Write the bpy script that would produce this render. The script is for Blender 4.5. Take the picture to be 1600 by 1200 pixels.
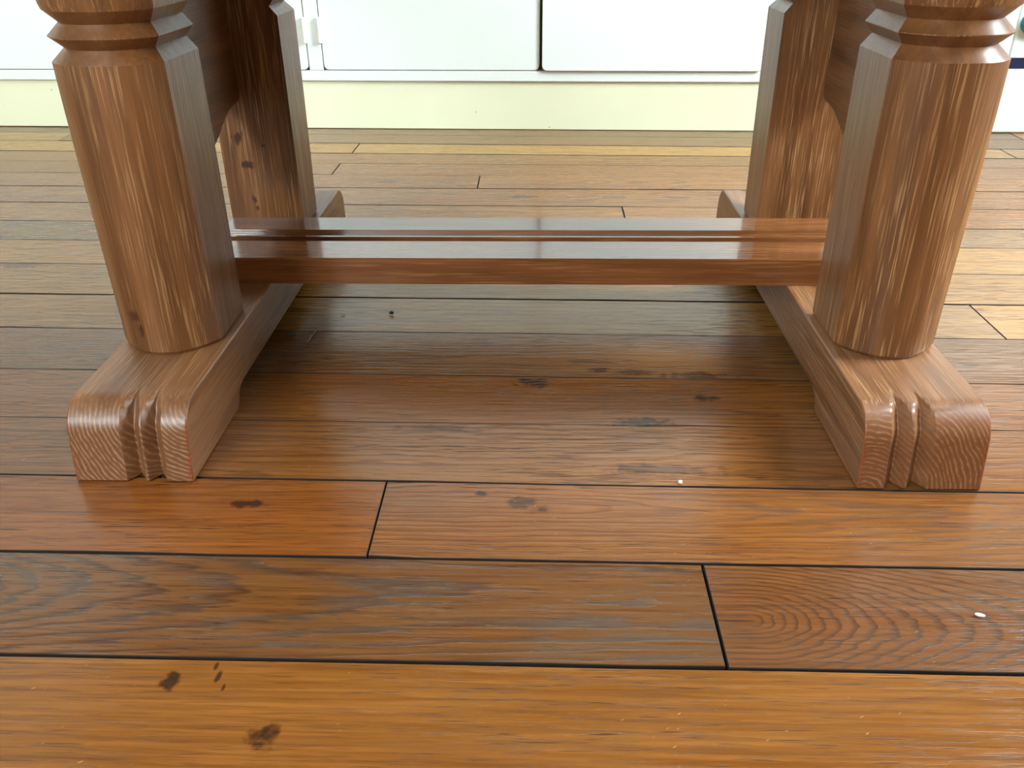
import bpy, bmesh, math, random
from mathutils import Vector, Matrix, noise as mnoise

for o in list(bpy.data.objects):
    bpy.data.objects.remove(o, do_unlink=True)
scene = bpy.context.scene
COL = scene.collection
random.seed(7)

# ------------------------------------------------------------------ camera
cam_d = bpy.data.cameras.new('camera')
cam_d.sensor_width = 36.0
cam_d.lens = 1334.48 / 1600.0 * 36.0
cam_d.clip_start = 0.01
cam = bpy.data.objects.new('camera', cam_d)
R_ = Vector((0.99956512, 0.02847888, -0.00765045))
U_ = Vector((-0.00714902, 0.48572893, 0.87408026))
F_ = Vector((-0.02860887, 0.87364544, -0.48572129))
cam.matrix_world = Matrix(((R_.x, U_.x, -F_.x, 0.01393),
                           (R_.y, U_.y, -F_.y, -0.69414),
                           (R_.z, U_.z, -F_.z, 0.50231),
                           (0, 0, 0, 1)))
COL.objects.link(cam)
scene.camera = cam

# ------------------------------------------------------------------ sky, window portals, exposure
world = bpy.data.worlds.new('world')
scene.world = world
world.use_nodes = True
bg = world.node_tree.nodes['Background']
bg.inputs['Color'].default_value = (0.80, 0.93, 1.0, 1)
bg.inputs['Strength'].default_value = 72.0
scene.view_settings.view_transform = 'Standard'
scene.view_settings.look = 'None'
scene.view_settings.gamma = 1.0
scene.view_settings.use_curve_mapping = False
scene.view_settings.exposure = 0.06
scene.cycles.use_denoising = True
scene.cycles.max_bounces = 10
scene.cycles.diffuse_bounces = 6
scene.cycles.sample_clamp_indirect = 6.0

# room extents
RX0, RX1, RY0, RY1, RZ = -2.7, 1.95, -2.9, 1.95, 2.5
# windows: right wall (y0,y1,z0,z1), unseen fill window added behind the camera (x0,x1,z0,z1)
WIN_R = (-0.15, 0.70, 0.80, 2.25)
WIN_FILL = (-2.45, -1.1, 1.65, 2.4)

def portal(name, loc, rot, sx, sy):
    d = bpy.data.lights.new(name, 'AREA')
    d.shape = 'RECTANGLE'; d.size = sx; d.size_y = sy
    d.cycles.is_portal = True
    o = bpy.data.objects.new(name, d); COL.objects.link(o)
    o.location = loc; o.rotation_euler = rot
    return o
portal('window_portal_right', (RX1 + 0.02, (WIN_R[0]+WIN_R[1])/2, (WIN_R[2]+WIN_R[3])/2),
       (0, math.pi/2, 0), WIN_R[3]-WIN_R[2], WIN_R[1]-WIN_R[0])
portal('fill_portal_behind', ((WIN_FILL[0]+WIN_FILL[1])/2, RY0 - 0.02, (WIN_FILL[2]+WIN_FILL[3])/2),
       (math.pi/2, 0, 0), WIN_FILL[1]-WIN_FILL[0], WIN_FILL[3]-WIN_FILL[2])

# ------------------------------------------------------------------ helpers
def srgb(r, g, b):
    def f(c):
        c /= 255.0
        return c/12.92 if c <= 0.04045 else ((c+0.055)/1.055)**2.4
    return (f(r), f(g), f(b), 1.0)

class NT:
    """small node-tree writer"""
    def __init__(self, name):
        self.m = bpy.data.materials.new(name)
        self.m.use_nodes = True
        self.t = self.m.node_tree
        self.bsdf = self.t.nodes['Principled BSDF']
    def set(self, sock, v):
        if isinstance(v, bpy.types.NodeSocket):
            self.t.links.new(v, sock)
        elif v is not None:
            sock.default_value = v
    def math(self, op, a, b=None, c=None, clamp=False):
        n = self.t.nodes.new('ShaderNodeMath'); n.operation = op; n.use_clamp = clamp
        for i, v in enumerate((a, b, c)):
            if v is not None: self.set(n.inputs[i], v)
        return n.outputs[0]
    def vec(self, x, y, z):
        n = self.t.nodes.new('ShaderNodeCombineXYZ')
        for i, v in enumerate((x, y, z)): self.set(n.inputs[i], v)
        return n.outputs[0]
    def sep(self, v):
        n = self.t.nodes.new('ShaderNodeSeparateXYZ'); self.set(n.inputs[0], v)
        return n.outputs
    def vmath(self, op, a, b=None):
        n = self.t.nodes.new('ShaderNodeVectorMath'); n.operation = op
        self.set(n.inputs[0], a)
        if b is not None: self.set(n.inputs[1], b)
        return n.outputs['Value'] if op in ('LENGTH', 'DISTANCE', 'DOT_PRODUCT') else n.outputs[0]
    def noise(self, v, scale=1.0, detail=2.0, rough=0.5, dist=0.0):
        n = self.t.nodes.new('ShaderNodeTexNoise')
        self.set(n.inputs['Vector'], v); n.inputs['Scale'].default_value = scale
        n.inputs['Detail'].default_value = detail; n.inputs['Roughness'].default_value = rough
        n.inputs['Distortion'].default_value = dist
        return n.outputs['Fac']
    def ramp(self, fac, stops):
        n = self.t.nodes.new('ShaderNodeValToRGB'); self.set(n.inputs[0], fac)
        e = n.color_ramp.elements
        while len(e) < len(stops): e.new(0.5)
        for el, (p, c) in zip(e, stops):
            el.position = p
            el.color = (c, c, c, 1) if isinstance(c, (int, float)) else c
        return n.outputs[0]
    def mix(self, fac, a, b, mode='MIX'):
        n = self.t.nodes.new('ShaderNodeMix'); n.data_type = 'RGBA'; n.blend_type = mode
        n.clamp_factor = True
        self.set(n.inputs[0], fac); self.set(n.inputs[6], a); self.set(n.inputs[7], b)
        return n.outputs[2]
    def attr(self, name):
        n = self.t.nodes.new('ShaderNodeAttribute'); n.attribute_type = 'OBJECT'
        n.attribute_name = name
        return n.outputs['Fac']
    def coord(self):
        return self.t.nodes.new('ShaderNodeTexCoord').outputs['Object']
    def bump(self, h, strength, dist):
        n = self.t.nodes.new('ShaderNodeBump'); self.set(n.inputs['Height'], h)
        n.inputs['Strength'].default_value = strength; n.inputs['Distance'].default_value = dist
        self.t.links.new(n.outputs[0], self.bsdf.inputs['Normal'])
    def out(self, color=None, rough=None, spec=None, coat=None, coat_rough=None):
        b = self.bsdf.inputs
        if color is not None: self.set(b['Base Color'], color)
        if rough is not None: self.set(b['Roughness'], rough)
        if spec is not None: self.set(b['Specular IOR Level'], spec)
        if coat is not None: self.set(b['Coat Weight'], coat)
        if coat_rough is not None: self.set(b['Coat Roughness'], coat_rough)
        return self.m

def link(name, verts, faces, mat, parent=None, smooth=False):
    me = bpy.data.meshes.new(name)
    me.from_pydata([tuple(v) for v in verts], [], faces)
    bm = bmesh.new(); bm.from_mesh(me)
    bmesh.ops.recalc_face_normals(bm, faces=bm.faces)
    bm.to_mesh(me); bm.free()
    if mat: me.materials.append(mat)
    if smooth:
        for p in me.polygons: p.use_smooth = True
    o = bpy.data.objects.new(name, me); COL.objects.link(o)
    if parent: o.parent = parent
    return o

def empty(name, loc=(0, 0, 0), rz=0.0):
    o = bpy.data.objects.new(name, None); COL.objects.link(o)
    o.empty_display_size = 0.1
    o.location = loc; o.rotation_euler = (0, 0, rz)
    return o

def tag(o, label=None, category=None, group=None, kind=None):
    if label: o['label'] = label
    if category: o['category'] = category
    if group: o['group'] = group
    if kind: o['kind'] = kind
    return o

class MB:
    def __init__(self): self.v = []; self.f = []
    def box(self, x0, x1, y0, y1, z0, z1):
        n = len(self.v)
        self.v += [(x0,y0,z0),(x1,y0,z0),(x1,y1,z0),(x0,y1,z0),(x0,y0,z1),(x1,y0,z1),(x1,y1,z1),(x0,y1,z1)]
        self.f += [tuple(n+i for i in q) for q in
                   ((0,3,2,1),(4,5,6,7),(0,1,5,4),(1,2,6,5),(2,3,7,6),(3,0,4,7))]
        return self
    def build(self, name, mat, parent=None): return link(name, self.v, self.f, mat, parent)

def bevel(o, w, seg=2, ang=35):
    m = o.modifiers.new('edge', 'BEVEL'); m.width = w; m.segments = seg
    m.limit_method = 'ANGLE'; m.angle_limit = math.radians(ang)
    m.harden_normals = False
    return o

def loft(name, rings, mat, parent=None, smooth_angle=None):
    """closed rings of equal length stacked into a capped solid"""
    n = len(rings[0]); V = [p for r in rings for p in r]; F = []
    for k in range(len(rings)-1):
        for i in range(n):
            j = (i+1) % n
            F.append((k*n+i, k*n+j, (k+1)*n+j, (k+1)*n+i))
    F.append(tuple(reversed(range(n)))); F.append(tuple((len(rings)-1)*n+i for i in range(n)))
    o = link(name, V, F, mat, parent)
    if smooth_angle: shade(o, smooth_angle)
    return o

def shade(o, ang):
    me = o.data
    for p in me.polygons: p.use_smooth = True
    bm = bmesh.new(); bm.from_mesh(me)
    for e in bm.edges:
        if len(e.link_faces) == 2 and e.calc_face_angle(0) > math.radians(ang): e.smooth = False
    bm.to_mesh(me); bm.free()

# ------------------------------------------------------------------ materials
def knot_mask(nt, P, knots, warp):
    """dark patches with an outline of their own; knots = (centre, radii, strength)"""
    total = None
    wv = nt.noise(P, scale=warp, detail=3)
    for c, r, s in knots:
        d = nt.vmath('SUBTRACT', P, c)
        d = nt.vmath('MULTIPLY', d, tuple(1.0/q for q in r))
        l = nt.vmath('LENGTH', d)
        l = nt.math('ADD', l, nt.math('MULTIPLY', nt.math('SUBTRACT', wv, 0.5), 2.2))
        k = nt.math('SUBTRACT', 1.0, l, clamp=True)
        k = nt.math('MULTIPLY', nt.math('MULTIPLY', k, 1.7, clamp=True), s)
        total = k if total is None else nt.math('MAXIMUM', total, k)
    return total

def plank_material():
    nt = NT('oak_floorboard')
    P = nt.coord(); s = nt.sep(P); x, y = s[0], s[1]
    seed = nt.attr('seed')
    gx, gy, ga, gb, gs, gd = [nt.attr(k) for k in ('gx', 'gy', 'ga', 'gb', 'gs', 'gd')]
    grey, ringamt = nt.attr('grey'), nt.attr('ring')
    M = nt.math
    n1 = M('SUBTRACT', nt.noise(nt.vec(M('MULTIPLY', x, 3.0), M('MULTIPLY', y, 14.0), seed), 1, 3), 0.5)
    n2 = M('SUBTRACT', nt.noise(nt.vec(M('MULTIPLY', x, 14.0), M('MULTIPLY', y, 120.0), seed), 1, 3), 0.5)
    dx = M('SUBTRACT', x, gx); dy = M('SUBTRACT', y, gy)
    u = M('MAXIMUM', 0.0, M('MULTIPLY', gs, dx))
    u = M('MULTIPLY', 0.16, M('SUBTRACT', 1.0, M('EXPONENT', M('DIVIDE', u, -0.16))))   # arcs run out into straight grain
    u = M('MULTIPLY', u, ga)
    ph = M('MULTIPLY', gb, M('SQRT', M('ADD', M('MULTIPLY', dy, dy), M('MULTIPLY', u, u))))
    ph = M('ADD', ph, M('MULTIPLY', gd, n1))
    ph = M('ADD', ph, M('MULTIPLY', n2, 1.1))
    fr = M('FRACT', ph)
    ring = nt.ramp(fr, [(0.0, 0.0), (0.5, 0.05), (0.84, 1.0), (0.92, 0.8), (1.0, 0.0)])
    fibre = nt.noise(nt.vec(M('MULTIPLY', x, 7.0), M('MULTIPLY', y, 240.0), seed), 1, 5, 0.6)
    fibre2 = nt.noise(nt.vec(M('MULTIPLY', x, 2.2), M('MULTIPLY', y, 42.0), M('ADD', seed, 7.7)), 1, 3, 0.55)
    pore = nt.ramp(nt.noise(nt.vec(M('MULTIPLY', x, 26.0), M('MULTIPLY', y, 620.0), seed), 1, 2), [(0.57, 0.0), (0.68, 1.0)])
    pmod = nt.ramp(nt.noise(nt.vec(M('MULTIPLY', x, 2.5), M('MULTIPLY', y, 16.0), M('ADD', seed, 3.1)), 1, 2), [(0.4, 0.35), (0.62, 1.0)])
    pore = M('MULTIPLY', pore, pmod)
    blotch = nt.noise(nt.vec(M('MULTIPLY', x, 3.5), M('MULTIPLY', y, 15.0), M('ADD', seed, 11.3)), 1, 4, 0.6)
    oi = nt.t.nodes.new('ShaderNodeObjectInfo').outputs['Color']
    dark = nt.mix(1.0, oi, (0.66, 0.60, 0.56, 1), 'MULTIPLY')
    lite = nt.mix(1.0, oi, (1.20, 1.22, 1.25, 1), 'MULTIPLY')
    c = nt.mix(nt.ramp(fibre, [(0.28, 0.0), (0.74, 1.0)]), dark, lite)
    red = nt.mix(1.0, c, (0.95, 0.82, 0.66, 1), 'MULTIPLY')
    c = nt.mix(nt.ramp(fibre2, [(0.40, 0.0), (0.74, 0.6)]), c, red)
    rd = nt.mix(1.0, c, (0.46, 0.40, 0.38, 1), 'MULTIPLY')
    c = nt.mix(M('MULTIPLY', ring, ringamt), c, rd)
    gm = M('MULTIPLY', nt.ramp(blotch, [(0.42, 0.0), (0.60, 1.0)]), grey)
    gm = M('MULTIPLY', gm, nt.ramp(M('ADD', ring, M('MULTIPLY', fibre, 0.8)), [(0.3, 0.0), (0.75, 1.0)]))
    c = nt.mix(M('MULTIPLY', gm, 0.75), c, srgb(84, 70, 58))
    c = nt.mix(M('MULTIPLY', pore, 0.85), c, srgb(46, 28, 17))
    # knots and burns in the boards
    kn = knot_mask(nt, P, [
        ((-0.2584, -0.252, 0), (0.010, 0.009, 1), 1.0), ((-0.1762, -0.2982, 0), (0.013, 0.012, 1), 1.0),
        ((-0.2667, -0.0335, 0), (0.022, 0.007, 1), 0.9), ((0.0004, -0.0266, 0), (0.020, 0.010, 1), 0.7),
        ((-0.0408, -0.0128, 0), (0.008, 0.006, 1), 0.9), ((0.02, -0.036, 0), (0.012, 0.008, 1), 0.6),
        ((0.087, 0.247, 0), (0.020, 0.008, 1), 0.8), ((0.1341, 0.2409, 0), (0.034, 0.009, 1), 0.6),
        ((0.0091, 0.2129, 0), (0.026, 0.015, 1), 0.8), ((0.1299, 0.1231, 0), (0.040, 0.012, 1), 0.85),
        ((0.2103, 0.1787, 0), (0.020, 0.008, 1), 0.85), ((0.21, 0.235, 0), (0.05, 0.012, 1), 0.6),
        ((-0.2285, -0.2365, 0), (0.0022, 0.005, 1), 0.9), ((-0.2235, -0.246, 0), (0.0026, 0.006, 1), 0.9), ((-0.2165, -0.256, 0), (0.0016, 0.004, 1), 0.8), ((0.14, 0.03, 0), (0.075, 0.012, 1), 0.55),
        ((-0.095, 0.107, 0), (0.06, 0.010, 1), 0.4),
        ((-0.83, 0.595, 0), (0.06, 0.014, 1), 0.6), ((-0.30, 1.09, 0), (0.025, 0.018, 1), 0.6),
        ((-0.02, 0.98, 0), (0.035, 0.014, 1), 0.6)], 75.0)
    halo = nt.mix(1.0, c, (0.62, 0.52, 0.46, 1), 'MULTIPLY')
    c = nt.mix(M('MULTIPLY', kn, 1.6, clamp=True), c, halo)
    c = nt.mix(nt.ramp(kn, [(0.3, 0.0), (1.0, 0.8)]), c, srgb(36, 26, 18))
    # pale scuffs: short fine scratches across the varnish
    rot = nt.vec(M('ADD', M('MULTIPLY', x, 60.0), M('MULTIPLY', y, 130.0)), M('SUBTRACT', M('MULTIPLY', y, 420.0), M('MULTIPLY', x, 240.0)), 3.0)
    sc = nt.ramp(nt.noise(rot, 1, 1), [(0.74, 0.0), (0.80, 1.0)])
    sc = M('MULTIPLY', sc, nt.ramp(nt.noise(P, 9.0, 2), [(0.50, 0.0), (0.64, 0.5)]))
    c = nt.mix(sc, c, srgb(205, 165, 120))
    rough = M('ADD', 0.22, M('MULTIPLY', M('SUBTRACT', fibre, 0.5), 0.16))
    rough = M('ADD', rough, M('MULTIPLY', gm, 0.08))
    h = M('SUBTRACT', M('MULTIPLY', fibre2, 0.5), M('ADD', M('MULTIPLY', pore, 0.5), M('MULTIPLY', M('MULTIPLY', ring, ringamt), 0.5)))
    nt.bump(h, 0.35, 0.0012)
    return nt.out(c, rough, 0.45)

def oak(name, axis, base, pale, rough=0.36, knots=None, pith=None, pale_amt=0.8, spec=0.5, bumpd=0.0012, coat=0.0):
    nt = NT(name); P = nt.coord(); s = nt.sep(P); M = nt.math
    seed = nt.attr('seed')
    P2 = nt.vmath('ADD', P, nt.vec(seed, M('MULTIPLY', seed, 0.37), M('MULTIPLY', seed, 0.71)))
    def st(a, b):
        return nt.vmath('MULTIPLY', P2, tuple(a if i == axis else b for i in range(3)))
    coarse = nt.noise(st(2.5, 45.0), 1, 3, 0.55, 0.3)
    fine = nt.noise(st(7.0, 300.0), 1, 4, 0.6)
    fleck = nt.ramp(nt.noise(st(13.0, 520.0), 1, 2), [(0.53, 0.0), (0.68, 1.0)])
    geo = nt.t.nodes.new('ShaderNodeNewGeometry').outputs['Normal']
    cut = nt.ramp(M('ABSOLUTE', nt.sep(geo)[axis]), [(0.15, 1.0), (0.45, 0.1)])   # no long pores on faces cut across the grain
    fleck = M('MULTIPLY', fleck, cut)
    zone = nt.ramp(nt.noise(st(3.0, 13.0), 1, 3), [(0.36, 0.15), (0.62, 1.0)])
    dk = nt.mix(1.0, base, (0.58, 0.51, 0.44, 1), 'MULTIPLY')
    lt = nt.mix(1.0, base, (1.30, 1.30, 1.30, 1), 'MULTIPLY')
    c = nt.mix(nt.ramp(coarse, [(0.32, 0.0), (0.68, 1.0)]), dk, lt)
    c = nt.mix(M('MULTIPLY', nt.ramp(fine, [(0.45, 0.0), (0.75, 0.6)]), 1.0), c, dk)
    if pith is not None:
        o = tuple(1 if i != axis else 0 for i in range(3))
        d = nt.vmath('MULTIPLY', nt.vmath('SUBTRACT', P, nt.vec(nt.attr('px'), 0.0, nt.attr('pz'))), o)
        r = nt.vmath('LENGTH', d)
        wob = M('SUBTRACT', nt.noise(nt.vmath('MULTIPLY', P2, (30, 3, 30)), 1, 2), 0.5)
        r = M('ADD', M('MULTIPLY', r, 215.0), M('MULTIPLY', wob, 3.0))
        rg = nt.ramp(M('FRACT', r), [(0.0, 0.1), (0.5, 0.0), (0.72, 1.0), (0.86, 0.8), (1.0, 0.1)])
        endg = nt.ramp(M('ABSOLUTE', nt.sep(geo)[1]), [(0.35, 0.0), (0.8, 1.0)])   # end grain on the cut ends
        brk = nt.ramp(nt.noise(nt.vmath('MULTIPLY', P2, (160, 160, 160)), 1, 2), [(0.3, 0.2), (0.6, 1.0)])
        rgm = M('MULTIPLY', M('MULTIPLY', rg, endg), brk)
        c = nt.mix(endg, c, nt.mix(1.0, base, (0.74, 0.55, 0.42, 1), 'MULTIPLY'))
        c = nt.mix(M('MULTIPLY', rgm, nt.attr('rings')), c, pale)
        # reddish old stain left along the sharp long edges
        ed = M('SUBTRACT', 0.060, M('ABSOLUTE', M('SUBTRACT', s[0], nt.attr('xc'))))
        ed = M('ADD', ed, M('MULTIPLY', wob, 0.004))
        c = nt.mix(M('MULTIPLY', endg, nt.ramp(ed, [(0.0008, 0.75), (0.0028, 0.0)])), c, srgb(128, 52, 20))
        fleck = M('MULTIPLY', fleck, M('SUBTRACT', 1.0, M('MULTIPLY', endg, 0.85)))
    c = nt.mix(M('MULTIPLY', M('MULTIPLY', fleck, zone), pale_amt), c, pale)
    if knots:
        kn = knot_mask(nt, P, knots, 110.0)
        c = nt.mix(nt.ramp(kn, [(0.15, 0.0), (0.8, 0.9)]), c, srgb(58, 26, 14))
    rr = M('ADD', rough, M('MULTIPLY', M('SUBTRACT', fine, 0.5), 0.2))
    nt.bump(M('SUBTRACT', M('MULTIPLY', coarse, 0.3), M('MULTIPLY', fleck, 0.45)), 0.3, bumpd)
    return nt.out(c, rr, spec, coat, 0.08)

def paint(name, col, rough=0.45, var=0.05, chips=0.0):
    nt = NT(name); P = nt.coord(); M = nt.math
    n = nt.noise(P, 3.0, 3); f = nt.noise(nt.vmath('MULTIPLY', P, (30, 30, 6)), 1, 3)
    d = nt.mix(1.0, col, tuple(1-var*k for k in (1.0, 1.0, 1.6)) + (1,), 'MULTIPLY')
    c = nt.mix(nt.ramp(n, [(0.35, 0.0), (0.65, 1.0)]), col, d)
    if chips:
        k = nt.ramp(nt.noise(P, 38.0, 2), [(0.745, 0.0), (0.765, chips)])
        c = nt.mix(k, c, srgb(120, 104, 76))
    nt.bump(f, 0.08, 0.001)
    return nt.out(c, rough, 0.5)

def plain(name, col, rough=0.6, metallic=0.0):
    nt = NT(name); P = nt.coord()
    n = nt.noise(P, 14.0, 3)
    c = nt.mix(n, col, nt.mix(1.0, col, (0.85, 0.85, 0.85, 1), 'MULTIPLY'))
    nt.bsdf.inputs['Metallic'].default_value = metallic
    return nt.out(c, rough)

M_PLANK = plank_material()
M_EDGE = plain('dirty_board_edge', srgb(34, 23, 15), 0.9)
M_SUB = plain('dirty_subfloor', srgb(26, 19, 14), 0.95)
OAK_B, OAK_P = srgb(114, 73, 40), srgb(178, 134, 90)
M_POST = oak('oak_upright_grain', 2, OAK_B, OAK_P, 0.36, knots=[
    ((-0.420, 0.546, 0.217), (0.010, 0.05, 0.010), 0.9), ((-0.413, 0.546, 0.178), (0.011, 0.05, 0.010), 0.8),
    ((-0.409, 0.546, 0.125), (0.006, 0.05, 0.008), 0.8), ((-0.407, 0.546, 0.112), (0.005, 0.05, 0.005), 0.8),
    ((-0.385, 0.546, 0.205), (0.003, 0.05, 0.003), 0.8),
    ((-0.418, 0.124, 0.126), (0.012, 0.05, 0.008), 0.7), ((-0.410, 0.124, 0.110), (0.003, 0.05, 0.008), 0.9)])
M_FOOT = oak('oak_foot_grain', 1, srgb(124, 83, 52), srgb(186, 150, 110), 0.38, pith=True, pale_amt=0.45)
M_RAIL = oak('oak_stretcher_grain', 0, srgb(116, 70, 37), srgb(164, 114, 72), 0.16, pale_amt=0.5, bumpd=0.0004, coat=0.5)
M_PANEL = oak('oak_panel_grain', 1, srgb(112, 74, 42), srgb(146, 108, 74), 0.38, pale_amt=0.35)
M_WALL = paint('grey_wall_paint', srgb(176, 170, 158), 0.7, 0.04)
M_CAB = paint('white_cupboard_paint', srgb(226, 233, 229), 0.32, 0.03)
M_CREAM = paint('cream_plinth_paint', srgb(226, 226, 196), 0.4, 0.05, chips=0.5)
M_HINGE = paint('painted_hinge', srgb(236, 236, 226), 0.35, 0.04)
M_DARKGAP = plain('cupboard_shadow_gap', srgb(120, 112, 92), 0.9)
M_NAVY = plain('navy_plastic', srgb(12, 30, 66), 0.35)
M_TEAL = plain('teal_plastic', srgb(20, 120, 140), 0.35)
M_CEIL = paint('ceiling_paint', srgb(236, 234, 228), 0.8, 0.03)
def glass_mat():
    nt = NT('window_glass')
    t = nt.t; tr = t.nodes.new('ShaderNodeBsdfTransparent'); gl = t.nodes.new('ShaderNodeBsdfGlossy')
    gl.inputs['Roughness'].default_value = 0.02
    mx = t.nodes.new('ShaderNodeMixShader'); mx.inputs[0].default_value = 0.06
    t.links.new(tr.outputs[0], mx.inputs[1]); t.links.new(gl.outputs[0], mx.inputs[2])
    t.links.new(mx.outputs[0], t.nodes['Material Output'].inputs['Surface'])
    t.nodes.remove(nt.bsdf)
    return nt.m
M_GLASS = glass_mat()

# ------------------------------------------------------------------ floor and its boards
floor_o = MB().box(RX0, RX1, RY0, RY1, -0.06, -0.022).build('floor', M_SUB)
tag(floor_o, kind='structure')
floor_o['label'] = 'old oak floor of wide worn boards with dark open seams'

# seam lines y = a + b*x, from the front row to the cupboards
SEAMS = [(-0.349, -0.003), (-0.2295, -0.0038), (-0.1106, -0.0077), (0.0047, -0.0136), (0.1181, -0.0098),
         (0.2289, -0.0182), (0.351, -0.0151), (0.4662, -0.0185), (0.5868, -0.0232), (0.7045, -0.0187),
         (0.806, -0.0225), (0.9198, -0.0228), (1.0353, -0.0193), (1.1317, -0.0264), (1.2268, -0.0284),
         (1.3155, -0.0337), (1.409, -0.0414), (1.5026, -0.039), (1.60, -0.0365)]
a = -0.349
while a > RY0 + 0.15:
    a -= 0.119; SEAMS.insert(0, (a, 0.0))
SEAMS.insert(0, (RY0 + 0.002, 0.0))
N_BACK = SEAMS.index((-0.349, -0.003))      # index of the row whose near seam is at the picture's lower edge
# seam gap widths (m): the front ones have opened up
GAPS = {N_BACK+1: 0.0030, N_BACK+2: 0.0026, N_BACK+3: 0.0016, N_BACK+4: 0.0008, N_BACK+5: 0.0011, N_BACK+6: 0.0014,
        N_BACK+7: 0.0024, N_BACK+8: 0.0018}
# rows seen in the photograph: list of (x joints), then a style for each piece
G = srgb
GOLD, BROWN, RUST, TAN, UMBER = G(152, 98, 50), G(130, 84, 48), G(154, 92, 45), G(184, 136, 78), G(116, 76, 48)
def st(col, gx=0, gy=0, ga=0.02, gb=70, gs=1, gd=3, grey=0.0, ring=0.35):
    """grain of a board: rings close in long arcs about (gx, gy) on the side gs, straight beyond"""
    return dict(col=col, gx=gx, gy=gy, ga=ga, gb=gb, gs=gs, gd=gd, grey=grey, ring=ring)
ROWS = {
 0: ([-1.3, 1.1], [st(GOLD), st(GOLD, gb=80, gd=3, ring=0.30, grey=0.15), st(BROWN)]),
 1: ([0.16, 1.5], [st(BROWN, gx=-0.56, gy=-0.155, ga=0.5, gb=140, gd=2.5, grey=0.9, ring=0.95),
                   st(G(132, 84, 52), gx=0.19, gy=-0.180, ga=0.65, gb=190, gd=3.2, grey=0.5, ring=0.9), st(TAN)]),
 2: ([-0.136, 1.2], [st(RUST, gb=60, ring=0.3),
                     st(G(154, 97, 52), gx=0.05, gy=-0.035, ga=0.22, gb=130, gd=4.0, grey=0.5, ring=0.45), st(TAN)]),
 3: ([-1.1, 1.6], [st(TAN), st(G(154, 100, 53), gx=0.9, gy=0.02, ga=0.12, gs=-1, gb=110, gd=4.0, ring=0.6, grey=0.2), st(TAN)]),  # from here three rows: middle boards toned darker and redder for the table's shade
 4: ([-1.5, 1.0], [st(TAN), st(G(154, 98, 50), gb=90, gd=4.5, ring=0.4), st(TAN)]),
 5: ([-1.2, 1.4], [st(TAN), st(G(146, 100, 62), gx=-0.62, gy=0.27, ga=0.15, gb=170, gd=4.0, grey=0.35, ring=0.7), st(TAN)]),
 6: ([0.636, 1.9], [st(G(172, 126, 74), gb=70, grey=0.25, ring=0.3), st(G(190, 140, 80), ring=0.2), st(TAN)]),
 7: ([-1.6, 1.2], [st(TAN), st(G(180, 132, 74), gx=-0.1, gy=0.44, ga=0.2, gb=130, gd=5, ring=0.55, grey=0.2), st(TAN)]),
 8: ([-1.0, 1.5], [st(G(186, 136, 76)), st(G(186, 136, 76), ring=0.3), st(BROWN)]),
 9: ([-0.55, 1.3], [st(G(160, 124, 84), gx=-0.9, gy=0.77, ga=0.3, gb=150, gd=5, grey=0.9, ring=0.7),
                    st(G(168, 124, 78), gx=0.75, gy=0.74, ga=0.3, gb=150, gd=5, grey=0.6, ring=0.6), st(TAN)]),
 10: ([0.176, 1.5], [st(G(172, 122, 70), gx=-0.3, gy=0.88, ga=0.2, gb=110, gd=5, ring=0.5), st(G(170, 118, 72), ring=0.4), st(TAN)]),
 11: ([-1.5, 1.2], [st(TAN), st(G(170, 118, 72), gx=0.0, gy=0.98, ga=0.25, gb=120, gd=5, ring=0.65, grey=0.3), st(TAN)]),
 12: ([-0.111, 1.6], [st(G(164, 112, 68), gx=-0.35, gy=1.08, ga=0.25, gb=130, gd=5, ring=0.6),
                      st(G(172, 120, 74), gx=0.1, gy=1.08, ga=0.25, gb=130, gd=5, ring=0.55), st(TAN)]),
 13: ([-0.436, 1.3], [st(G(160, 110, 66)), st(G(164, 112, 68)), st(TAN)]),
 14: ([-1.4, 1.5], [st(TAN), st(G(162, 112, 66), gx=-0.45, gy=1.27, ga=0.25, gb=130, gd=4, ring=0.5), st(TAN)]),
 15: ([-0.427, 1.1], [st(G(190, 140, 76)), st(G(196, 148, 80), gx=0.2, gy=1.36, ga=0.25, gb=130, gd=4, ring=0.5), st(TAN)]),
 16: ([-1.2, 1.7], [st(TAN), st(G(150, 106, 64)), st(TAN)]),
 17: ([-0.9, 1.2], [st(G(144, 106, 70)), st(G(146, 108, 72)), st(TAN)]),
}
def seam(i, x):
    a_, b_ = SEAMS[i]
    return a_ + b_ * max(-1.6, min(1.6, x))
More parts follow.
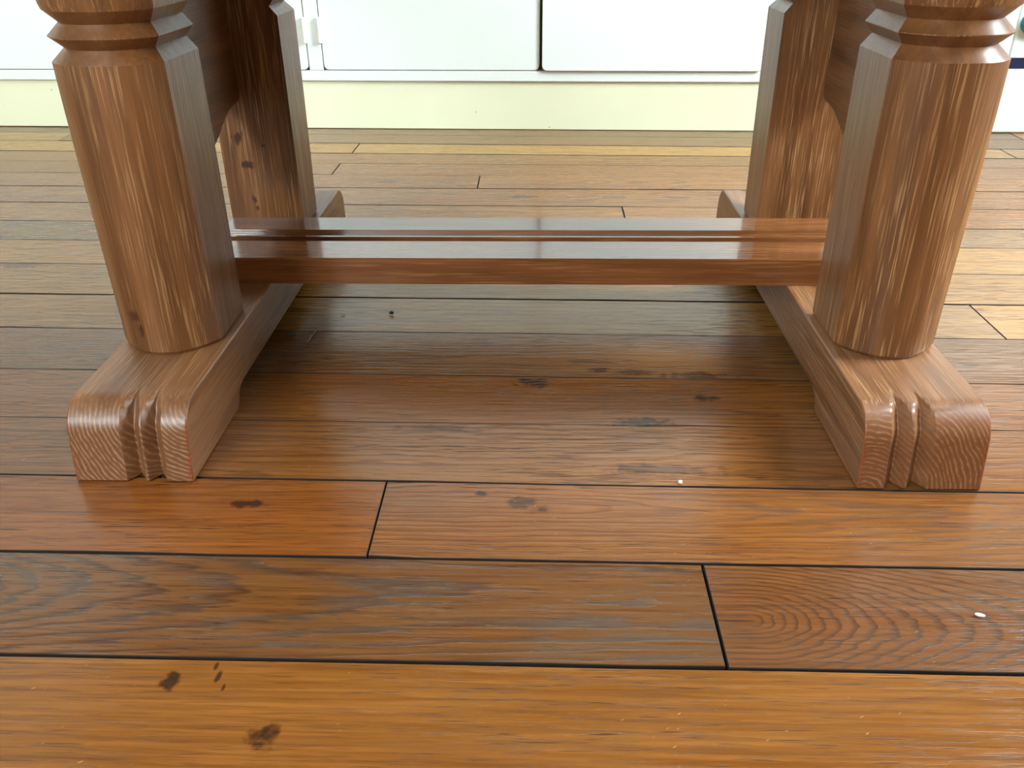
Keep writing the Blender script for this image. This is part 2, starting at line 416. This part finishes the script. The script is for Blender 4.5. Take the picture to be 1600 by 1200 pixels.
def make_plank(i, x0, x1, style, fine):
    g0 = GAPS.get(i, 0.0016) * 0.5; g1 = GAPS.get(i+1, 0.0016) * 0.5
    sd = random.uniform(0, 40)
    n = max(2, int((x1-x0) / (0.045 if fine and i < N_BACK + 6 else 0.09 if fine else 0.35)))
    n = min(n, 40)
    dz = random.uniform(-0.0006, 0.0004); bw = 0.0005 if i < N_BACK + 8 else 0.0008
    cols = []
    for k in range(n+1):
        x = x0 + (x1-x0)*k/n
        j0 = (mnoise.noise(Vector((x*9, sd, 0))) * 0.0010 + max(0, mnoise.noise(Vector((x*19, sd, 5))))**2 * 0.006) if fine else 0
        j1 = (mnoise.noise(Vector((x*9, sd, 9))) * 0.0008 + max(0, mnoise.noise(Vector((x*23, sd, 15))))**2 * 0.002) if fine else 0
        ya, yb = seam(i, x) + g0 + j0, seam(i+1, x) - g1 - j1
        xe = x + (bw if k == 0 else -bw if k == n else 0)
        cols.append([(x, ya, -0.021), (x, ya, dz-bw), (xe, ya+bw, dz), (xe, yb-bw, dz), (x, yb, dz-bw), (x, yb, -0.021)])
    V = [p for c_ in cols for p in c_]; F = []
    for k in range(n):
        for q in range(5):
            F.append((k*6+q, (k+1)*6+q, (k+1)*6+q+1, k*6+q+1))
    F.append((0, 1, 4, 5)); F.append((1, 2, 3, 4))
    e = n*6
    F.append((e, e+5, e+4, e+1)); F.append((e+1, e+4, e+3, e+2))
    o = link('plank', V, F, M_PLANK, floor_o)
    o.data.materials.append(M_EDGE)
    for pl in o.data.polygons:
        if pl.normal.z < 0.95: pl.material_index = 1      # grime packed into the joints
    o.color = tuple(c_*k_ for c_, k_ in zip(style['col'], (0.64, 0.61, 0.44))) + (1.0,)
    for k_ in ('gx', 'gy', 'ga', 'gb', 'gs', 'gd', 'grey', 'ring'): o[k_] = float(style[k_])
    if style['gy'] == 0: o['gy'] = SEAMS[i][0] - 0.1; o['gx'] = -3.0
    o['seed'] = sd
    return o
for i in range(len(SEAMS)-1):
    r = i - N_BACK
    if r in ROWS:
        js, sts = ROWS[r]
    else:
        off = random.uniform(-1.5, -0.3)
        js = [off, off + 1.6]
        sts = [st(random.choice([GOLD, BROWN, RUST, TAN]), grey=random.uniform(0, 0.5)) for _ in range(3)]
    xs = [RX0 + 0.002] + js + [RX1 - 0.002]
    for k in range(len(xs)-1):
        g = 0.0012 if r in (1,) else 0.0007
        make_plank(i, xs[k] + (g if k else 0), xs[k+1] - (g if k < len(xs)-2 else 0), sts[k], r in ROWS)

# ------------------------------------------------------------------ room shell
def wall_with_hole(name, axis, pos, th, span, hole):
    b = MB(); a0, a1 = span; h0, h1, z0, z1 = hole
    def bx(u0, u1, w0, w1):
        if axis == 'x': b.box(pos, pos+th, u0, u1, w0, w1)
        else: b.box(u0, u1, pos, pos+th, w0, w1)
    bx(a0, h0, -0.06, RZ); bx(h1, a1, -0.06, RZ); bx(h0, h1, -0.06, z0); bx(h0, h1, z1, RZ)
    return tag(b.build(name, M_WALL), kind='structure')
wall_with_hole('wall_right', 'x', RX1, 0.12, (RY0, RY1), WIN_R)
wall_with_hole('wall_front', 'y', RY0-0.12, 0.12, (RX0-0.12, RX1+0.12), WIN_FILL)
tag(MB().box(RX0-0.12, RX0, RY0, RY1, -0.06, RZ).build('wall_left', M_WALL), kind='structure')
tag(MB().box(RX0-0.12, RX1+0.12, RY1, RY1+0.12, -0.06, RZ).build('wall_back', M_WALL), kind='structure')
tag(MB().box(RX0-0.12, RX1+0.12, RY0-0.12, RY1+0.12, RZ, RZ+0.1).build('ceiling', M_CEIL), kind='structure')

def window(name, axis, pos, hole, npan):
    h0, h1, z0, z1 = hole
    fr = MB(); t = 0.05
    def bx(b, u0, u1, w0, w1, d0=0.03, d1=0.08):
        if axis == 'x': b.box(pos+d0, pos+d1, u0, u1, w0, w1)
        else: b.box(u0, u1, pos-d1, pos-d0, w0, w1)
    bx(fr, h0, h1, z0, z0+t); bx(fr, h0, h1, z1-t, z1)
    bx(fr, h0, h0+t, z0+t, z1-t); bx(fr, h1-t, h1, z0+t, z1-t)
    w = tag(fr.build(name, M_CAB), kind='structure')
    for k in range(1, npan):
        u = h0 + (h1-h0)*k/npan
        b = MB(); bx(b, u-t*0.6, u+t*0.6, z0+t, z1-t); b.build('mullion', M_CAB, w)
    for k in range(npan):
        u0 = h0 + (h1-h0)*k/npan + t; u1 = h0 + (h1-h0)*(k+1)/npan - t
        b = MB(); bx(b, u0-0.02, u1+0.02, z0+t, z1-t, 0.05, 0.055); b.build('pane', M_GLASS, w)
window('window_1', 'x', RX1, WIN_R, 1)
window('fill_window', 'y', RY0, WIN_FILL, 2)  # unseen window, added and sized to brighten the front and left floor

# ------------------------------------------------------------------ built-in cupboards along the far wall
ANG = -math.atan(0.0365)
cup = empty('built_in_cupboard', (0, 1.571, 0), ANG)
tag(cup, 'white painted built-in cupboard with flat doors along the far wall', 'cupboard')
def cbox(name, x0, x1, y0, y1, z0, z1, mat, parent=cup, bw=0.0):
    o = MB().box(x0, x1, y0, y1, z0, z1).build(name, mat, parent)
    if bw: bevel(o, bw, 2)
    return o
CX0, CX1, CH = -2.55, 1.150, 2.1
cbox('plinth', CX0, CX1, 0.0, 0.02, 0.001, 0.1205, M_CREAM, bw=0.0015)
cbox('carcass', CX0, CX1, 0.028, 0.30, 0.122, CH, M_DARKGAP)
YF = -0.008                      # face-frame front
cbox('bottom_rail', CX0, CX1, YF, 0.027, 0.1215, 0.1465, M_CAB, bw=0.002)
cbox('top_rail', CX0, CX1, YF, 0.027, CH-0.06, CH, M_CAB, bw=0.002)
doors = [(-2.215, -1.675), (-1.665, -1.118), (-1.112, -0.5725), (-0.5315, 0.0155), (0.0225, 0.5665), (0.6085, 1.146)]
for x0, x1 in ((CX0, -2.2175), (-0.570, -0.534), (0.569, 0.606)):
    cbox('stile', x0, x1, YF, 0.027, 0.147, CH-0.0605, M_CAB, bw=0.0015)
def door(x0, x1, proud, rad=0.012):
    z0, z1 = 0.1485, CH-0.062
    pts = []
    for cx, cz, a0 in ((x1-rad, z1-rad, 0), (x0+rad, z1-rad, 90), (x0+rad, z0+rad, 180), (x1-rad, z0+rad, 270)):
        for k in range(5):
            t = math.radians(a0 + k*22.5)
            pts.append((cx + rad*math.cos(t), cz + rad*math.sin(t)))
    yf = YF - proud
    r0 = [(px, 0.026, pz) for px, pz in pts]
    r1 = [(px, yf+0.0012, pz) for px, pz in pts]
    cx, cz = (x0+x1)/2, (z0+z1)/2
    r2 = [(px - math.copysign(0.0012, px-cx), yf, pz - math.copysign(0.0012, pz-cz)) for px, pz in pts]
    return loft('door', [r0, r1, r2], M_CAB, cup)
hinge_side = {1: None, 2: 'R', 3: 'L', 4: 'R', 5: 'L', 0: None}
for k, (x0, x1) in enumerate(doors):
    d = door(x0, x1, 0.009 if k == 4 else 0.0005 if k != 3 else 0.0)
    hs = hinge_side[k]
    if hs:
        hx = x1 + 0.0015 if hs == 'R' else x0 - 0.0015
        for zc in (0.2425, 1.75):
            rings = []
            for z, r in ((zc-0.0305, 0.004), (zc-0.029, 0.0062), (zc-0.0010, 0.0062), (zc-0.0004, 0.0050),
                         (zc+0.0004, 0.0050), (zc+0.0010, 0.0062), (zc+0.029, 0.0062), (zc+0.0305, 0.004)):
                rings.append([(hx + r*math.cos(q*math.pi/6), YF-0.0045 + r*math.sin(q*math.pi/6), z) for q in range(12)])
            hg = loft('hinge', rings, M_HINGE, d, 40)
    if k in (3, 4):     # small turned knobs, above the picture
        kx = x1-0.04 if k == 3 else x0+0.04
        rings = []
        for dy, r in ((0.0, 0.006), (-0.012, 0.006), (-0.016, 0.013), (-0.026, 0.014), (-0.03, 0.008)):
            rings.append([(kx + r*math.cos(q*math.pi/6), YF-0.009+dy, 1.0 + r*math.sin(q*math.pi/6)) for q in range(12)])
        loft('knob', rings, M_HINGE, d, 40)

# white appliance at the right end of the cupboards: navy strip low down and teal dial
app = empty('kitchen_appliance', (0, 1.571, 0), ANG)
tag(app, 'white appliance with navy strip and teal dial, at the right end of the cupboards', 'appliance')
cbox('housing', 1.153, 1.70, 0.0, 0.30, 0.178, 0.86, M_CAB, app, 0.004)
cbox('base_panel', 1.153, 1.70, 0.0, 0.30, 0.001, 0.153, M_CAB, app, 0.004)
cbox('vent_strip', 1.158, 1.695, 0.004, 0.29, 0.1535, 0.1775, M_NAVY, app)
rings = []
for dy, r in ((-0.0005, 0.026), (-0.018, 0.025), (-0.022, 0.021)):
    rings.append([(1.184 + r*math.cos(q*math.pi/10), dy, 0.258 + r*math.sin(q*math.pi/10)) for q in range(20)])
loft('dial', rings, M_TEAL, app, 40)

# ------------------------------------------------------------------ the trestle table
table = empty('trestle_table', (0, 0.393, 0))
tag(table, 'limed oak trestle table with grooved posts, sled feet and a low stretcher', 'table')
INV = Matrix.Translation((0, -0.393, 0))
def adopt(o, seed=None, **kw):
    o.parent = table; o.matrix_parent_inverse = INV
    o['seed'] = random.uniform(0, 9) if seed is None else seed
    for k_, v_ in kw.items(): o[k_] = v_
    return o
H0, HS = 0.0812, 0.1163
XC, HWF = 0.390, 0.060           # foot centre line, half width
YL = 0.786                       # foot length

def make_foot(sgn):
    ry, rz, h, n0, lean = 0.030, 0.030, H0, 0.022, 0.012
    prof = []                    # (y, z, normal_y, normal_z, flute depth) from bottom front over the top to bottom back
    fr = []
    for k in range(9):
        fr.append((0.0, 0.0006 + (h-rz-0.0006)*k/8, -1.0, 0.0, 1.0))
    for k in range(1, 15):
        t = math.pi/2*k/14
        fr.append((ry - ry*math.cos(t), h-rz + rz*math.sin(t), -math.cos(t), math.sin(t), 1.0 if k < 7 else 1.0 - 0.75*((k-7)/7.0)))
    for k in range(1, 5):
        fr.append((ry + 0.004*k, h, 0.0, 1.0, 0.25*(1-k/4.0)))
    fr = [(y + lean*z/h, z, ny, nz, dp) for y, z, ny, nz, dp in fr]
    prof += fr
    ye = fr[-1][0]
    for k in range(1, 6): prof.append((ye + (YL-2*ye)*k/6, h, 0, 1, 0))
    for y, z, ny, nz, dp in reversed(fr): prof.append((YL-y, z, -ny, nz, dp))
    # underside: pads at both ends, hollow between
    und = [(0.147, 0.0006), (0.152, 0.004), (0.158, 0.014), (0.166, 0.020), (0.178, n0)]
    for y, z in und: prof.append((YL-y, z, 0, -1, 0))
    for y, z in reversed(und): prof.append((y, z, 0, -1, 0))
    xs = [-HWF, -HWF+0.02]
    e0, e1, mid = -0.0210, 0.0210, 0.0
    F1 = [e0 + (mid-0.0008-e0)*k/8 for k in range(9)]
    F2 = [mid+0.0008 + (e1-mid-0.0008)*k/8 for k in range(9)]
    xs += F1 + F2 + [HWF-0.02, HWF]
    off = -0.0135 * sgn
    def fl(x):
        for a0, a1 in ((F1[0], F1[-1]), (F2[0], F2[-1])):
            if a0 < x < a1:
                u = 1 - abs((x-(a0+a1)/2) / ((a1-a0)/2))
                return u
        return 0.0
    V = []; m = len(prof)
    for x in xs:
        inside = abs(x) < 0.0215
        d = fl(x)
        for y, z, ny, nz, dp in prof:
            V.append((sgn*XC + x + (off if abs(x) < HWF-0.001 else 0)*(1.0 if inside else 0.6), y - ny*0.0125*max(0, d-(1-dp)), z - nz*0.0125*max(0, d-(1-dp))))
    F = []
    for k in range(len(xs)-1):
        for i in range(m):
            j = (i+1) % m
            F.append((k*m+i, k*m+j, (k+1)*m+j, (k+1)*m+i))
    F.append(tuple(range(m))); F.append(tuple((len(xs)-1)*m+i for i in reversed(range(m))))
    o = link('foot', V, F, M_FOOT)
    shade(o, 24)
    bevel(o, 0.0014, 2, 60)
    return o
adopt(make_foot(-1), 1.3, px=-0.325, pz=0.078, xc=-0.39, rings=0.6)
adopt(make_foot(1), 4.1, px=0.335, pz=-0.012, xc=0.39, rings=0.32)

PXC, PHW = 0.3935, 0.0540        # post centre, half width
def post_ring(sgn, y_flat, y_bow, z, d, soft):
    """D-shaped section: flat on the side facing the stretcher, bowed outward; d = groove depth on bow and sides"""
    dirn = 1 if y_bow > y_flat else -1
    hw = PHW - d
    bow = 0.028 + 0.008*soft     # how far the bow stands out from its corners
    yb = y_bow - dirn*d
    ycor = yb - dirn*bow
    pts = [(-hw, y_flat), ]
    # side with a softened corner, then the bow
    rc = 0.003 + 0.010*soft
    N = 20
    pts.append((-hw, ycor - dirn*rc))
    for k in range(N+1):
        u = -1 + 2*k/N
        x = u*hw*(1 - 0.0)
        ex = 2.2 + 0.6*(1-soft)
        yy = ycor + dirn*bow*(1-abs(u)**ex)
        x = math.copysign(hw*(1-(1-abs(u))**1.0), u) if abs(u) < 1 else u*hw
        pts.append((x, yy))
    pts.append((hw, ycor - dirn*rc)); pts.append((hw, y_flat))
    return [(sgn*PXC + px, py, z) for px, py in pts]
def make_post(sgn, rear):
    yf, yb = (0.546, 0.664) if rear else (0.240, 0.121)
    zs = [(H0+0.0004, 0.0015, 1.0), (H0+0.004, 0.0, 1.0), (0.12, 0, 0.9), (0.18, 0, 0.6), (0.25, 0, 0.3), (0.33, 0, 0.05), (0.3790, 0, 0),
          (0.3800, 0.0006, 0), (0.3912, 0.0100, 0), (0.4015, 0.0010, 0), (0.4025, 0.0010, 0), (0.4135, 0.0100, 0), (0.4250, 0.0012, 0), (0.4300, 0.0, 0),
          (0.47, -0.003, 0.0), (0.60, -0.003, 0), (0.707, -0.003, 0)]
    rings = [post_ring(sgn, yf, yb, z, d, s) for z, d, s in zs]
    o = loft('post', rings, M_POST, None, 22)
    return o
for sgn in (-1, 1):
    for rear in (False, True):
        adopt(make_post(sgn, rear), random.uniform(0, 9))

def make_panel(sgn):
    x0, x1 = sgn*0.408, sgn*0.436
    bot = []
    N = 40
    for k in range(N+1):
        y = 0.241 + (0.545-0.241)*k/N
        t = abs(y-0.393)/0.152           # 0 centre, 1 at the posts
        if t > 0.93: z = 0.273 - 0.0045*(1-(t-0.93)/0.07)
        else:
            u = t/0.93
            z = 0.231 + (0.2685-0.231)*(u*u*u*(u*(6*u-15)+10))**0.8
        bot.append((y, z))
    ring = bot + [(0.545, 0.707), (0.241, 0.707)]
    m = len(ring)
    V = [(x0, y, z) for y, z in ring] + [(x1, y, z) for y, z in ring]
    F = [(i, (i+1) % m, m+(i+1) % m, m+i) for i in range(m)] + [tuple(range(m)), tuple(range(2*m-1, m-1, -1))]
    o = link('side_panel', V, F, M_PANEL); shade(o, 30)
    bevel(o, 0.0012, 1, 50)
    return o
adopt(make_panel(-1), 2.0); adopt(make_panel(1), 5.5)

def make_stretcher():
    y0, y1, zb, zt = 0.326, 0.4915, H0+0.0003, HS
    c = 0.0013
    ring = [(y0, zb), (y0, zt-c), (y0+c, zt), (0.3905, zt), (0.3945, zt-0.0075), (0.4075, zt-0.0075), (0.4085, zt-0.0004), (0.4135, zt-0.0004),
            (0.4165, zt-0.0075), (0.4320, zt-0.0075), (0.4365, zt), (y1-c, zt), (y1, zt-c), (y1, zb)]
    N = 24; V = []
    for k in range(N+1):
        x = -0.425 + 0.85*k/N
        for y, z in ring:
            w = 0.0
            if z == zb: w = 0.0
            V.append((x, y + mnoise.noise(Vector((x*14, y*3, z)))*0.0005, z + w))
    m = len(ring); F = []
    for k in range(N):
        for i in range(m):
            j = (i+1) % m
            F.append((k*m+i, k*m+j, (k+1)*m+j, (k+1)*m+i))
    F.append(tuple(range(m))); F.append(tuple(N*m+i for i in reversed(range(m))))
    return link('stretcher', V, F, M_RAIL)
adopt(make_stretcher(), 3.3)['label'] = 'dark polished stretcher board with two grooves along its top'

top = MB().box(-0.80, 0.80, -0.05, 0.836, 0.7075, 0.752).build('tabletop', M_RAIL)
bevel(top, 0.006, 3); adopt(top, 6.1)

# ------------------------------------------------------------------ crumbs and litter on the boards
M_CRUMB = plain('pale_crumb', srgb(238, 230, 212), 0.8)
M_BLACK = plain('black_grit', srgb(18, 14, 12), 0.8)
M_LEAF = plain('dried_green_leaf', srgb(40, 70, 48), 0.8)
M_STRAW = plain('dry_straw', srgb(150, 112, 80), 0.8)
def pebble(name, x, y, rx, ry, rz, rot, mat, label, cat, sd):
    bm = bmesh.new(); bmesh.ops.create_icosphere(bm, subdivisions=2, radius=1.0)
    for v in bm.verts:
        v.co *= 1 + 0.35*mnoise.noise(v.co*1.3 + Vector((sd, 0, 0)))
        v.co = Vector((v.co.x*rx, v.co.y*ry, v.co.z*rz))
    lo = min(v.co.z for v in bm.verts)
    for v in bm.verts: v.co.z -= lo
    me = bpy.data.meshes.new(name); bm.to_mesh(me); bm.free(); me.materials.append(mat)
    o = bpy.data.objects.new(name, me); COL.objects.link(o)
    o.location = (x, y, 0.0004); o.rotation_euler = (0, 0, rot)
    return tag(o, label, cat)
pebble('crumb', 0.373, -0.1715, 0.0040, 0.0015, 0.0013, -0.35, M_CRUMB, 'small white elongated crumb on the reddish board at the lower right', 'crumb', 1)
pebble('grit', -0.1927, 0.4111, 0.0030, 0.0034, 0.0022, 0.3, M_BLACK, 'tiny black bit of grit on the board behind the dark middle boards, near the stretcher', 'grit', 2)
pebble('leaf_scrap', -0.317, 0.3406, 0.0050, 0.0036, 0.0016, 0.5, M_LEAF, 'dried green leaf scrap beside the inner side of the left foot', 'leaf', 3)
pebble('crumb', -0.262, 0.408, 0.0030, 0.0016, 0.0010, 0.1, M_CRUMB, 'pale flat crumb on the board below the stretcher, left of the black grit', 'crumb', 4)
pebble('dust_fleck', 0.158, 0.0075, 0.0022, 0.0024, 0.0016, 0.2, M_CRUMB, 'pale dust fleck beside the open seam between the two feet', 'dust', 5)
def straw():
    pts = [(-0.2880, 0.352), (-0.2885, 0.342), (-0.2900, 0.333), (-0.2895, 0.322), (-0.2915, 0.318)]
    rings = []
    for k, (x, y) in enumerate(pts):
        r = (0.0006, 0.0007, 0.0008, 0.0010, 0.0014)[k]
        rings.append([(x + r*math.cos(q*math.pi/3), y, 0.0016 + r*math.sin(q*math.pi/3)) for q in range(6)])
    o = loft('straw', rings, M_STRAW, None, 60)
    tag(o, 'thin dry straw lying beside the green leaf scrap', 'straw')
straw()
